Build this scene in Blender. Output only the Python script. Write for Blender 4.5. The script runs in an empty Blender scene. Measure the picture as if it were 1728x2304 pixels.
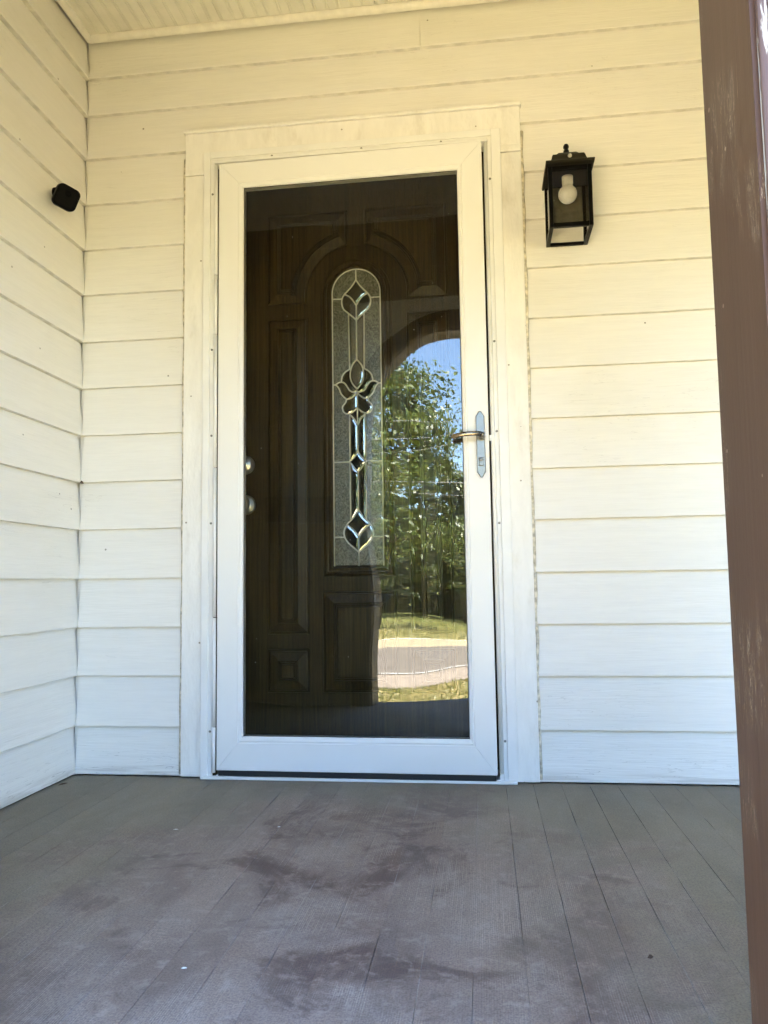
import bpy, bmesh, math, random
from mathutils import Vector, Matrix, Quaternion
R = math.radians
random.seed(7)
S = bpy.context.scene
COL = S.collection

# ------------------------------------------------------------------ camera
cam_d = bpy.data.cameras.new('camera'); cam = bpy.data.objects.new('camera', cam_d); COL.objects.link(cam)
cam_d.sensor_fit = 'HORIZONTAL'; cam_d.sensor_width = 36.0; cam_d.lens = 1775.51 / 1728 * 36
cam_d.clip_start = 0.05; cam_d.clip_end = 1500
_r = Vector((0.99205905, 0.12497905, -0.01410965)); _f = Vector((-0.12326846, 0.98844256, 0.08823937)); _u = Vector((0.02497466, -0.08579939, 0.99599936))
m = Matrix.Identity(4)
for i in range(3):
    m[i][0] = _r[i]; m[i][1] = _u[i]; m[i][2] = -_f[i]; m[i][3] = (0.96208, -2.45547, 0.6049)[i]
cam.matrix_world = m
S.camera = cam

# ------------------------------------------------------------------ sky, sun, exposure
SUN_EL, SUN_AZ = R(56), R(70)          # azimuth from +Y (behind the house) towards +X
w = bpy.data.worlds.new('World'); S.world = w; w.use_nodes = True
nt = w.node_tree; nt.nodes.clear()
sky = nt.nodes.new('ShaderNodeTexSky'); sky.sky_type = 'NISHITA'; sky.sun_disc = False
sky.sun_elevation = SUN_EL; sky.sun_rotation = SUN_AZ; sky.altitude = 200; sky.air_density = 0.85; sky.dust_density = 0.05; sky.ozone_density = 2.0
bg = nt.nodes.new('ShaderNodeBackground'); bg.inputs['Strength'].default_value = 0.075
out = nt.nodes.new('ShaderNodeOutputWorld')
nt.links.new(sky.outputs[0], bg.inputs[0]); nt.links.new(bg.outputs[0], out.inputs[0])
sd = bpy.data.lights.new('sun', 'SUN'); sd.energy = 4.5; sd.angle = R(0.53); sd.color = (1.0, 0.955, 0.89)
sun = bpy.data.objects.new('sun', sd); COL.objects.link(sun)
sdir = Vector((math.sin(SUN_AZ) * math.cos(SUN_EL), math.cos(SUN_AZ) * math.cos(SUN_EL), math.sin(SUN_EL)))
sun.rotation_euler = sdir.to_track_quat('Z', 'Y').to_euler(); sun.location = (0, 0, 12)
S.view_settings.view_transform = 'Standard'; S.view_settings.look = 'None'; S.view_settings.gamma = 1
S.view_settings.exposure = 5.16
S.view_settings.use_curve_mapping = False
S.render.engine = 'CYCLES'
S.cycles.use_denoising = True; S.cycles.use_adaptive_sampling = True; S.cycles.adaptive_threshold = .02; S.cycles.max_bounces = 10; S.cycles.diffuse_bounces = 4; S.cycles.glossy_bounces = 5
S.cycles.transparent_max_bounces = 16; S.cycles.sample_clamp_indirect = 6; S.cycles.caustics_reflective = False; S.cycles.caustics_refractive = False

# ------------------------------------------------------------------ materials
class NT:
    def __init__(s, name):
        s.m = bpy.data.materials.new(name); s.m.use_nodes = True; s.t = s.m.node_tree; s.t.nodes.clear()
        s.out = s.n('ShaderNodeOutputMaterial')
    def n(s, typ, **kw):
        nd = s.t.nodes.new(typ)
        for k, v in kw.items(): setattr(nd, k, v)
        return nd
    def put(s, sock, v):
        if isinstance(v, bpy.types.NodeSocket): s.t.links.new(v, sock)
        elif v is not None: sock.default_value = v
    def pos(s, scale=(1, 1, 1), rot=(0, 0, 0), obj=False):
        if obj: o = s.n('ShaderNodeTexCoord').outputs['Object']
        else: o = s.n('ShaderNodeNewGeometry').outputs['Position']
        mp = s.n('ShaderNodeMapping'); mp.inputs['Scale'].default_value = scale; mp.inputs['Rotation'].default_value = rot
        s.t.links.new(o, mp.inputs['Vector']); return mp.outputs[0]
    def noise(s, vec, scale=1, detail=3, rough=.55, dist=0):
        nd = s.n('ShaderNodeTexNoise'); s.put(nd.inputs['Vector'], vec); nd.inputs['Scale'].default_value = scale
        nd.inputs['Detail'].default_value = detail; nd.inputs['Roughness'].default_value = rough; nd.inputs['Distortion'].default_value = dist
        return nd.outputs['Fac']
    def voro(s, vec, scale=1, feature='F1', out='Distance'):
        nd = s.n('ShaderNodeTexVoronoi', feature=feature); s.put(nd.inputs['Vector'], vec); nd.inputs['Scale'].default_value = scale
        return nd.outputs[out]
    def ramp(s, fac, a, b, lo=0.0, hi=1.0):
        nd = s.n('ShaderNodeMapRange', interpolation_type='SMOOTHSTEP'); s.put(nd.inputs[0], fac)
        for i, v in zip((1, 2, 3, 4), (a, b, lo, hi)): nd.inputs[i].default_value = v
        return nd.outputs[0]
    def math(s, op, a, b=None):
        nd = s.n('ShaderNodeMath', operation=op); s.put(nd.inputs[0], a); s.put(nd.inputs[1], b); return nd.outputs[0]
    def mix(s, fac, a, b, mode='MIX'):
        nd = s.n('ShaderNodeMix', data_type='RGBA', blend_type=mode); s.put(nd.inputs[0], fac)
        for k, v in ((6, a), (7, b)):
            s.put(nd.inputs[k], (*v, 1) if isinstance(v, tuple) and len(v) == 3 else v)
        return nd.outputs[2]
    def sep(s, vec):
        nd = s.n('ShaderNodeSeparateXYZ'); s.put(nd.inputs[0], vec); return nd.outputs
    def rnd(s): return s.n('ShaderNodeObjectInfo').outputs['Random']
    def bump(s, h, strength=.3, distance=.002, normal=None):
        nd = s.n('ShaderNodeBump'); s.put(nd.inputs['Height'], h); nd.inputs['Strength'].default_value = strength; nd.inputs['Distance'].default_value = distance
        s.put(nd.inputs['Normal'], normal); return nd.outputs[0]
    def bsdf(s, color, rough=.5, metal=0, normal=None, spec=None, **kw):
        nd = s.n('ShaderNodeBsdfPrincipled')
        s.put(nd.inputs['Base Color'], (*color, 1) if isinstance(color, tuple) and len(color) == 3 else color)
        s.put(nd.inputs['Roughness'], rough); s.put(nd.inputs['Metallic'], metal); s.put(nd.inputs['Normal'], normal)
        if spec is not None: s.put(nd.inputs['Specular IOR Level'], spec)
        for k, v in kw.items(): s.put(nd.inputs[k.replace('_', ' ')], v)
        s.t.links.new(nd.outputs[0], s.out.inputs[0]); return nd

def plain(name, color, rough=.5, metal=0, vary=.12, scale=30, bump=0.0, spec=None):
    t = NT(name); p = t.pos(); n = t.noise(p, scale, 4)
    c = t.mix(t.ramp(n, .3, .7), tuple(v * (1 - vary) for v in color), tuple(min(1, v * (1 + vary)) for v in color))
    t.bsdf(c, t.ramp(n, .2, .8, max(0, rough - .06), rough + .06), metal, t.bump(n, bump, .002) if bump else None, spec)
    return t.m

def siding_mat(name, axis, base=(.81, .793, .75)):
    """painted lap siding; axis = the direction the boards run"""
    t = NT(name)
    sc = (3, 3, 60) if axis == 'x' else (3, 3, 60)
    fine = t.noise(t.pos((14, 14, 330)), 1, 1, .6)
    mid = t.noise(t.pos((4, 4, 70)), 1, 2, .6)
    big = t.noise(t.pos((1.6, 1.6, 2.4)), 1, 3, .6)
    c = t.mix(t.ramp(t.math('ADD', t.math('MULTIPLY', mid, .6), t.math('MULTIPLY', fine, .4)), .35, .65), tuple(v * .955 for v in base), base)
    c = t.mix(t.math('MULTIPLY', t.ramp(big, .48, .75), .35), c, (base[0] * .86, base[1] * .85, base[2] * .80))
    rn = t.rnd(); c = t.mix(t.math('MULTIPLY', rn, .06), c, (.62, .59, .52))
    # fly specks and small scuffs
    v = t.voro(t.pos(), 9.0); sp = t.math('LESS_THAN', v, .030)
    c = t.mix(t.math('MULTIPLY', sp, .75), c, (.10, .08, .06))
    # hairline cracks along the grain
    cr = t.noise(t.pos((2.5, 2.5, 34)), 1, 3, .7, .6); ln = t.math('LESS_THAN', t.math('ABSOLUTE', t.math('SUBTRACT', cr, .5)), .0035)
    z = t.sep(t.pos())[2]
    msk = t.math('MULTIPLY', ln, t.ramp(big, .52, .62))
    low = t.math('MULTIPLY', ln, t.ramp(z, .02, .15, .4, 0))
    c = t.mix(t.math('MAXIMUM', t.math('MULTIPLY', msk, .16), low), c, (.20, .18, .15))
    # splash grime just above the deck
    gr = t.math('MULTIPLY', t.ramp(z, .0, .05, 1, 0), t.ramp(mid, .40, .6))
    c = t.mix(t.math('MULTIPLY', gr, .55), c, (.34, .30, .25))
    h = t.math('ADD', t.math('MULTIPLY', fine, .5), mid)
    t.bsdf(c, t.ramp(mid, .2, .8, .42, .58), 0, t.bump(t.math('ADD', mid, t.math('MULTIPLY', fine, .6)), .4, .0028))
    return t.m

def trim_mat():
    t = NT('old_trim_paint'); base = (.84, .825, .785)
    n = t.noise(t.pos((30, 30, 8)), 1, 4, .6); big = t.noise(t.pos((7, 7, 3)), 1, 5, .65)
    c = t.mix(t.ramp(n, .3, .7), tuple(v * .93 for v in base), base)
    c = t.mix(t.math('MULTIPLY', t.ramp(big, .54, .66), .38), c, (.58, .55, .48))
    v = t.voro(t.pos(), 7.0); c = t.mix(t.math('MULTIPLY', t.ramp(v, .04, .15, .8, 0), t.ramp(n, .4, .6)), c, (.40, .36, .29))
    v3 = t.voro(t.pos((1, 1, 1)), 16.0); c = t.mix(t.math('MULTIPLY', t.math('LESS_THAN', v3, .05), .8), c, (.16, .12, .08))
    h = t.math('ADD', n, t.math('MULTIPLY', big, 2)); t.bsdf(c, .5, 0, t.bump(h, .7, .004)); return t.m

def floor_mat():
    t = NT('porch_floor_paint')
    p = t.pos(); xyz = t.sep(p)
    rn = t.rnd()
    grain = t.noise(t.pos((230, 3.0, 1)), 1, 3, .6, .4)
    wv = t.n('ShaderNodeTexWave', wave_type='BANDS', bands_direction='X'); t.put(wv.inputs['Vector'], t.pos((1, .045, 1))); wv.inputs['Scale'].default_value = 84; wv.inputs['Distortion'].default_value = 3.0; wv.inputs['Detail'].default_value = 2; wv.inputs['Detail Scale'].default_value = .8
    lines = wv.outputs['Fac']
    blotch = t.noise(p, 2.4, 6, .62, .7)
    blot2 = t.noise(t.pos((6, 2.6, 1)), 1, 5, .65, .5)
    # how far out on the trodden middle of the deck we are
    dx = t.math('SUBTRACT', xyz[0], .66); dy = t.math('ADD', xyz[1], .95)
    d = t.math('SQRT', t.math('ADD', t.math('MULTIPLY', t.math('MULTIPLY', dx, dx), 1.6), t.math('MULTIPLY', t.math('MULTIPLY', dy, dy), .9)))
    d = t.math('ADD', d, t.math('MULTIPLY', t.math('SUBTRACT', blotch, .5), 1.5))
    worn = t.ramp(d, .45, 1.0, 1, 0)
    olive = t.mix(t.ramp(blot2, .3, .7), (.225, .190, .132), (.290, .248, .180))
    plum = t.mix(t.ramp(blot2, .3, .7), (.235, .170, .136), (.335, .258, .210))
    c = t.mix(worn, olive, plum)
    dark = t.math('MULTIPLY', t.ramp(t.noise(p, 3.3, 6, .66, .9), .50, .60), worn)
    c = t.mix(t.math('MULTIPLY', dark, .8), c, (.125, .074, .060))
    # grey scuffing on the ridges of the grain
    scuff = t.math('MULTIPLY', t.ramp(t.noise(p, 4.0, 6, .70, .4), .44, .60), t.ramp(worn, .1, .7))
    ridge = t.math('MULTIPLY', t.ramp(lines, .45, .9), t.ramp(grain, .35, .65))
    c = t.mix(t.math('MULTIPLY', t.math('MULTIPLY', scuff, t.math('ADD', t.math('MULTIPLY', ridge, .65), .35)), .9), c, (.46, .385, .32))
    # drying tide marks
    tide = t.math('LESS_THAN', t.math('ABSOLUTE', t.math('SUBTRACT', t.noise(p, 1.7, 3, .5, .6), .52)), .006)
    c = t.mix(t.math('MULTIPLY', tide, .08), c, (.30, .27, .24))
    fx = t.math('FRACT', t.math('DIVIDE', t.math('ADD', xyz[0], .3685), .0812)); ed = t.math('LESS_THAN', t.math('ABSOLUTE', t.math('SUBTRACT', fx, .5)), .012)
    ed = t.math('LESS_THAN', t.math('MINIMUM', fx, t.math('SUBTRACT', 1.0, fx)), .013)
    c = t.mix(t.math('MULTIPLY', t.math('MULTIPLY', ed, t.ramp(t.noise(t.pos((9, 2.2, 1)), 1, 3, .7), .50, .62)), .55), c, (.40, .36, .33))
    gr = t.noise(p, 260, 3, .7); c = t.mix(t.ramp(gr, .32, .62, .45, 0), c, (.055, .045, .04))
    mo = t.noise(p, 26, 5, .72, .3); c = t.mix(t.math('MULTIPLY', t.ramp(mo, .5, .72), t.math('ADD', t.math('MULTIPLY', worn, .4), .12)), c, (.44, .37, .305))
    gr2 = t.voro(p, 60); c = t.mix(t.math('MULTIPLY', t.math('LESS_THAN', gr2, .05), .35), c, (.42, .40, .36))
    c = t.mix(t.math('MULTIPLY', rn, .16), c, (.11, .095, .085))
    h = t.math('ADD', t.math('MULTIPLY', ridge, t.math('ADD', t.math('MULTIPLY', worn, .9), .12)), t.math('MULTIPLY', grain, .25))
    t.bsdf(c, t.ramp(scuff, 0, 1, .50, .72), 0, t.bump(h, .35, .0018), .2); return t.m

def brown_mat(name, col, peel=0.0):
    t = NT(name); st = t.noise(t.pos((85, 85, 2.5)), 1, 4, .6); fine = t.noise(t.pos(), 120, 3)
    c = t.mix(t.ramp(st, .3, .7), tuple(v * .92 for v in col), tuple(v * 1.07 for v in col))
    sc = t.noise(t.pos((60, 60, 5)), 1, 5, .7, 1.0); ln = t.math('MULTIPLY', t.math('LESS_THAN', t.math('ABSOLUTE', t.math('SUBTRACT', sc, .5)), .006), t.ramp(t.noise(t.pos(), 5, 2), .50, .60))
    c = t.mix(t.math('MULTIPLY', ln, .6), c, (.26, .21, .15))
    v = t.voro(t.pos(), 14.0); c = t.mix(t.math('MULTIPLY', t.math('LESS_THAN', v, .035), .8), c, (.22, .18, .14))
    h = t.math('ADD', t.math('MULTIPLY', st, .7), t.math('MULTIPLY', fine, .3))
    if abs(peel) > 0:
        pm = t.ramp(t.noise(t.pos((120, 120, 7)), 1, 6, .68, .8), .5 - peel, .53 - peel)
        c = t.mix(pm, c, (.21, .205, .205)); h = t.math('SUBTRACT', h, t.math('MULTIPLY', pm, 1.2))
    t.bsdf(c, .5, 0, t.bump(h, .3, .0014), .35); return t.m

def wood_mat():
    t = NT('dark_stained_oak')
    g = t.noise(t.pos((90, 90, 3.2)), 1, 5, .62, .5); k = t.noise(t.pos((12, 12, 1.0)), 1, 3, .5, 1.6)
    wv = t.n('ShaderNodeTexWave', wave_type='BANDS', bands_direction='X'); t.put(wv.inputs['Vector'], t.pos((1, 1, .08))); wv.inputs['Scale'].default_value = 26; wv.inputs['Distortion'].default_value = 7; wv.inputs['Detail'].default_value = 3; wv.inputs['Detail Scale'].default_value = 1.3
    c = t.mix(t.ramp(g, .3, .72), (.017, .0105, .0028), (.068, .045, .0135))
    c = t.mix(t.math('MULTIPLY', t.ramp(wv.outputs['Fac'], .55, .95), .45), c, (.010, .006, .002))
    c = t.mix(t.math('MULTIPLY', t.ramp(k, .4, .7), .3), c, (.074, .049, .016))
    t.bsdf(c, .40, 0, t.bump(g, .35, .0012), .25); return t.m

def glass_mat(name, ior, wave=0.0, tint=(.93, .95, .93), dusty=0.0):
    t = NT(name); nrm = None
    if wave:
        wn = t.noise(t.pos((4.2, 1, 3.0)), 1, 0, .4); nrm = t.bump(wn, 1.0, wave)
    gl = t.n('ShaderNodeBsdfGlossy'); gl.inputs['Roughness'].default_value = 0.0; gl.inputs['Color'].default_value = (1, 1, 1, 1); t.put(gl.inputs['Normal'], nrm)
    tr = t.n('ShaderNodeBsdfTransparent'); tr.inputs['Color'].default_value = (*tint, 1)
    fr = t.n('ShaderNodeFresnel'); fr.inputs['IOR'].default_value = ior
    mx = t.n('ShaderNodeMixShader'); t.put(mx.inputs[0], fr.outputs[0]); t.put(mx.inputs[1], tr.outputs[0]); t.put(mx.inputs[2], gl.outputs[0])
    last = mx.outputs[0]
    if dusty:
        df = t.n('ShaderNodeBsdfDiffuse'); df.inputs['Color'].default_value = (.6, .58, .54, 1)
        dn = t.noise(t.pos((70, 70, 1.2)), 1, 4, .6); dn2 = t.noise(t.pos(), 5, 4, .6); dv = t.math('LESS_THAN', t.voro(t.pos(), 13), .02)
        f = t.math('ADD', t.math('MULTIPLY', t.math('MULTIPLY', t.ramp(dn, .5, .8), t.ramp(dn2, .4, .7)), dusty), t.math('MULTIPLY', dv, .7))
        m2 = t.n('ShaderNodeMixShader'); t.put(m2.inputs[0], f); t.put(m2.inputs[1], last); t.put(m2.inputs[2], df.outputs[0]); last = m2.outputs[0]
    t.t.links.new(last, t.out.inputs[0]); return t.m

def frosted_mat():
    t = NT('glue_chip_glass')
    v = t.noise(t.pos((62, 62, 46)), 1, 3, .65, 2.4); f = t.ramp(t.math('ABSOLUTE', t.math('SUBTRACT', v, .5)),   .012, .075)
    c = t.mix(f, (.060, .063, .050), (.255, .258, .215))
    t.bsdf(c, .22, 0, t.bump(v, .6, .0014), .7); return t.m

def ground_mat():
    t = NT('dry_lawn'); p = t.pos()
    a = t.noise(p, .35, 5, .6); b = t.noise(p, 9, 5, .7); c3 = t.noise(p, 60, 3, .7)
    c = t.mix(t.ramp(a, .42, .62), (.36, .275, .125), (.20, .19, .066))
    c = t.mix(t.math('MULTIPLY', t.ramp(b, .35, .7), .6), c, (.40, .32, .165))
    y = t.sep(p)[1]; c = t.mix(t.math('MULTIPLY', t.ramp(y, -18.5, -22, 0, 1), .7), c, (.12, .165, .035))  # greener far lawn, with tree shade painted in as a darker tone
    c = t.mix(t.math('MULTIPLY', t.ramp(c3, .45, .7), .5), c, (.10, .10, .04))
    t.bsdf(c, .9, 0, t.bump(t.math('ADD', b, c3), .6, .03), .1); return t.m

def asphalt_mat(name, col, sc=30):
    t = NT(name); p = t.pos(); a = t.noise(p, sc, 4, .75); b = t.noise(t.pos((.25, 1.6, 1)), 1, 4, .6)
    c = t.mix(t.ramp(a, .3, .7), tuple(v * .7 for v in col), tuple(v * 1.3 for v in col))
    c = t.mix(t.math('MULTIPLY', t.ramp(b, .45, .7), .35), c, tuple(v * .7 for v in col))
    t.bsdf(c, .85, 0, t.bump(a, .5, .01), .2); return t.m

def leaf_mat(name, a, b):
    t = NT(name); n = t.noise(t.pos(), 1.4, 3); n2 = t.noise(t.pos(), 17, 2)
    c = t.mix(t.ramp(t.math('ADD', t.math('MULTIPLY', n, .6), t.math('MULTIPLY', n2, .4)), .36, .62), a, b)
    d = t.n('ShaderNodeBsdfPrincipled'); t.put(d.inputs['Base Color'], c); d.inputs['Roughness'].default_value = .45
    tl = t.n('ShaderNodeBsdfTranslucent'); t.put(tl.inputs['Color'], t.mix(.5, c, (.22, .26, .03)))
    mx = t.n('ShaderNodeMixShader'); mx.inputs[0].default_value = .3
    t.put(mx.inputs[1], d.outputs[0]); t.put(mx.inputs[2], tl.outputs[0]); t.t.links.new(mx.outputs[0], t.out.inputs[0]); return t.m

M = dict(
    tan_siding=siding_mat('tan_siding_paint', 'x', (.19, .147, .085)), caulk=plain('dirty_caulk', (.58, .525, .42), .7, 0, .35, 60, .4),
    knobmetal=plain('polished_nickel', (.85, .83, .79), .34, 1.0, .04, 60), lampback=plain('dusty_lamp_back', (.13, .12, .088), .6, 0, .25, 40),
    drip=plain('board_underside_shade', (.66, .64, .585), .8, 0, .12, 25),  # darker tone for board undersides: their shade is put into the colour
    siding=siding_mat('cream_siding_paint', 'x'), trim=trim_mat(), floor=floor_mat(),
    ceiling=plain('ceiling_paint', (.76, .74, .66), .5, 0, .04, 14, .1), moulding=plain('moulding_paint', (.78, .755, .69), .5, 0, .05, 30, .15),
    alum=plain('white_aluminium', (.82, .82, .80), .32, 0, .012, 3), alum2=plain('white_vinyl_rail', (.80, .80, .78), .36, 0, .03, 12),
    black=plain('black_rubber', (.012, .012, .012), .6), wood=wood_mat(), caming=plain('bright_caming', (.85, .84, .79), .35, .2, .05, 60),
    glass=glass_mat('storm_glass', 1.56, .0024, (.90, .91, .88), .0015), lglass=glass_mat('lantern_glass', 1.45, 0, (.95, .945, .92), .10), frost=frosted_mat(),
    bevel=plain('dark_bevelled_glass', (.050, .051, .038), .02, 0, .05, 10, 0, 1.0), nickel=plain('satin_nickel', (.24, .24, .22), .36, 1.0, .06, 200), brass=plain('worn_nickel_lever', (.30, .245, .19), .28, 1.0, .06, 60),  # bevelled glass is opaque: the dark room behind is painted into its colour
    blackpaint=plain('black_lantern_paint', (.0022, .002, .0016), .42, 0, .2, 60, .1, .12), roofpaint=plain('bronze_black_paint', (.013, .011, .0055), .45, 0, .2, 60, .1, .2), bulb=plain('opal_bulb', (.86, .85, .82), .25, 0, .02), lens=plain('photocell', (.42, .42, .40), .2, 0, .2, 300),
    camblack=plain('matt_black_plastic', (.0012, .0012, .0012), .5, 0, .1, 40, 0, .05), jamb=brown_mat('brown_jamb_paint', (.042, .0215, .0128)), peel=brown_mat('peeling_brown_paint', (.045, .026, .021), -.03), casing=brown_mat('dark_brown_casing', (.040, .027, .018)),
    lawn=ground_mat(), asphalt=asphalt_mat('asphalt', (.150, .128, .105)), shoulder=asphalt_mat('gravel_shoulder', (.25, .205, .16), 18), sand=asphalt_mat('sandy_edge', (.32, .26, .165), 8), paint=plain('road_paint', (.55, .54, .50), .7, 0, .1, 8),
    bark=brown_mat('bark', (.075, .055, .04)), maple=leaf_mat('maple_leaf', (.026, .052, .009), (.115, .145, .032)), cedar=leaf_mat('cedar_leaf', (.012, .024, .006), (.060, .074, .017)), spruce=leaf_mat('spruce_needle', (.010, .020, .008), (.034, .050, .018)), grass=leaf_mat('grass_blade', (.12, .14, .035), (.34, .29, .12)),
    wire=plain('grey_cable', (.30, .29, .28), .5), pole=brown_mat('weathered_pole', (.16, .12, .085)), shingle=plain('roof_shingle', (.10, .09, .085), .8, 0, .3, 40), chip=plain('white_chip', (.75, .73, .68), .6), twig=plain('brown_litter', (.09, .05, .03), .7), found=plain('foundation_block', (.35, .33, .30), .8, 0, .15, 8), mud=plain('mud_dauber', (.13, .085, .055), .9, 0, .3, 200, .4), metal=plain('dark_metal_box', (.045, .037, .03), .45))

for _n in M['bevel'].node_tree.nodes:
    if _n.type == 'BSDF_PRINCIPLED': _n.inputs['IOR'].default_value = 2.3; _n.inputs['Roughness'].default_value = .02
# ------------------------------------------------------------------ geometry helpers
def link(name, me, mat=None, parent=None, smooth=False):
    o = bpy.data.objects.new(name, me); COL.objects.link(o)
    if mat is not None and not me.materials: me.materials.append(M[mat] if isinstance(mat, str) else mat)
    if parent is not None: o.parent = parent
    if smooth:
        for p in me.polygons: p.use_smooth = True
    return o
def mesh(name, v, f, mat=None, parent=None, smooth=False, fix=False):
    me = bpy.data.meshes.new(name); me.from_pydata([tuple(a) for a in v], [], f); me.update()
    if fix:
        b = bmesh.new(); b.from_mesh(me); bmesh.ops.recalc_face_normals(b, faces=b.faces[:]); b.to_mesh(me); b.free()
    return link(name, me, mat, parent, smooth)
def box(name, x, y, z, mat, parent=None, bevel=0, seg=2):
    b = bmesh.new()
    vs = [b.verts.new((i, j, k)) for i in x for j in y for k in z]
    for q in ((0, 1, 3, 2), (4, 6, 7, 5), (0, 4, 5, 1), (2, 3, 7, 6), (0, 2, 6, 4), (1, 5, 7, 3)): b.faces.new([vs[i] for i in q])
    bmesh.ops.recalc_face_normals(b, faces=b.faces[:])
    if bevel: bmesh.ops.bevel(b, geom=b.edges[:], offset=bevel, segments=seg, affect='EDGES', profile=.5)
    me = bpy.data.meshes.new(name); b.to_mesh(me); b.free()
    return link(name, me, mat, parent)
def empty(name, loc=(0, 0, 0)):
    o = bpy.data.objects.new(name, None); COL.objects.link(o); o.empty_display_size = .1; return o
def tag(o, label=None, cat=None, group=None, kind=None):
    if label: o['label'] = label
    if cat: o['category'] = cat
    if group: o['group'] = group
    if kind: o['kind'] = kind
    return o
def lathe_data(prof, seg=24):
    v = []; f = []; n = len(prof)
    for i in range(seg):
        a = 2 * math.pi * i / seg
        for r, h in prof: v.append((r * math.cos(a), r * math.sin(a), h))
    for i in range(seg):
        for j in range(n - 1):
            a = i * n + j; b = ((i + 1) % seg) * n + j; f.append((a, b, b + 1, a + 1))
    return v, f
def lathe(name, prof, loc, mat, parent=None, axis='z', seg=24):
    v, f = lathe_data(prof, seg)
    if axis == '-y': v = [(x, -z, y) for x, y, z in v]
    v = [(x + loc[0], y + loc[1], z + loc[2]) for x, y, z in v]
    return mesh(name, v, f, mat, parent, True, True)
def tube_data(pts, rad, seg=6, v=None, f=None, flat=1.0):
    v = [] if v is None else v; f = [] if f is None else f
    pts = [Vector(p) for p in pts]; n = len(pts); base = len(v)
    rads = rad if isinstance(rad, (list, tuple)) else [rad] * n
    for i, p in enumerate(pts):
        d = (pts[min(i + 1, n - 1)] - pts[max(i - 1, 0)]); d = d.normalized() if d.length > 1e-9 else Vector((0, 0, 1))
        ref = Vector((0, 1, 0)) if abs(d.y) < .9 else Vector((1, 0, 0))
        a = d.cross(ref).normalized(); b = d.cross(a).normalized()
        for k in range(seg):
            t = 2 * math.pi * k / seg; v.append(p + (a * math.cos(t) + b * math.sin(t) * flat) * rads[i])
    for i in range(n - 1):
        for k in range(seg):
            q = base + i * seg; k2 = (k + 1) % seg; f.append((q + k, q + k2, q + seg + k2, q + seg + k))
    f.append(tuple(base + k for k in range(seg))[::-1]); f.append(tuple(base + (n - 1) * seg + k for k in range(seg)))
    return v, f
def tube(name, pts, rad, mat, parent=None, seg=6, flat=1.0):
    v, f = tube_data(pts, rad, seg, None, None, flat); return mesh(name, v, f, mat, parent, seg > 5)
def smooth_line(pts, k=5):
    P = [Vector(p) for p in pts]
    if len(P) < 3: return P
    r = []
    for i in range(len(P) - 1):
        p0 = P[max(i - 1, 0)]; p1 = P[i]; p2 = P[i + 1]; p3 = P[min(i + 2, len(P) - 1)]
        for j in range(k):
            t = j / k; r.append(.5 * ((2 * p1) + (p2 - p0) * t + (2 * p0 - 5 * p1 + 4 * p2 - p3) * t * t + (3 * p1 - p0 - 3 * p2 + p3) * t ** 3))
    r.append(P[-1]); return r
def inset(poly, d):
    n = len(poly); area = sum(poly[i][0] * poly[(i + 1) % n][1] - poly[(i + 1) % n][0] * poly[i][1] for i in range(n)); s = 1 if area > 0 else -1
    r = []
    for i in range(n):
        a = Vector(poly[i - 1]); b = Vector(poly[i]); c = Vector(poly[(i + 1) % n])
        e1 = (b - a).normalized(); e2 = (c - b).normalized(); n1 = Vector((-e1.y, e1.x)) * s; n2 = Vector((-e2.y, e2.x)) * s
        mm = n1 + n2; q = max(.25, mm.dot(mm) / 2); r.append(b + mm * (d / q))
    return r
def ring_panel(name, poly, prof, y0, mat, parent, cap=True, k=1.0):
    """relief panel on a vertical plane: prof = (inset, proud)"""
    n = len(poly); v = []; f = []
    for d, h in prof:
        for p in inset(poly, d): v.append((p[0], y0 - h * k, p[1]))
    for i in range(len(prof) - 1):
        for k in range(n):
            a = i * n + k; b = i * n + (k + 1) % n; f.append((a, b, b + n, a + n))
    if cap: f.append(tuple((len(prof) - 1) * n + k for k in range(n)))
    return mesh(name, v, f, mat, parent, False, True)

# ================================================================== SETTING OUTSIDE
GZ = -0.75
def sheet(name, x, y, z, mat, nx=1, ny=1, bumpy=0):
    v = []; f = []
    for j in range(ny + 1):
        for i in range(nx + 1):
            X = x[0] + (x[1] - x[0]) * i / nx; Y = y[0] + (y[1] - y[0]) * j / ny
            v.append((X, Y, z + (random.uniform(-bumpy, bumpy) if bumpy else 0)))
    for j in range(ny):
        for i in range(nx):
            a = j * (nx + 1) + i; f.append((a, a + 1, a + nx + 2, a + nx + 1))
    o = mesh(name, v, f, mat); o['kind'] = 'structure'; return o
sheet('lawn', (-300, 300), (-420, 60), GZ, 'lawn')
sheet('gravel_shoulder', (-120, 120), (-9.75, -8.25), GZ + .006, 'shoulder')
sheet('road', (-120, 120), (-14.1, -9.75), GZ + .012, 'asphalt')
sheet('sandy_verge', (-120, 120), (-15.75, -14.1), GZ + .006, 'sand')
sheet('road_edge_line', (-120, 120), (-9.88, -9.80), GZ + .017, 'paint')
sheet('kerb_edge_line', (-120, 120), (-15.88, -15.75), GZ + .017, 'paint')

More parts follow.
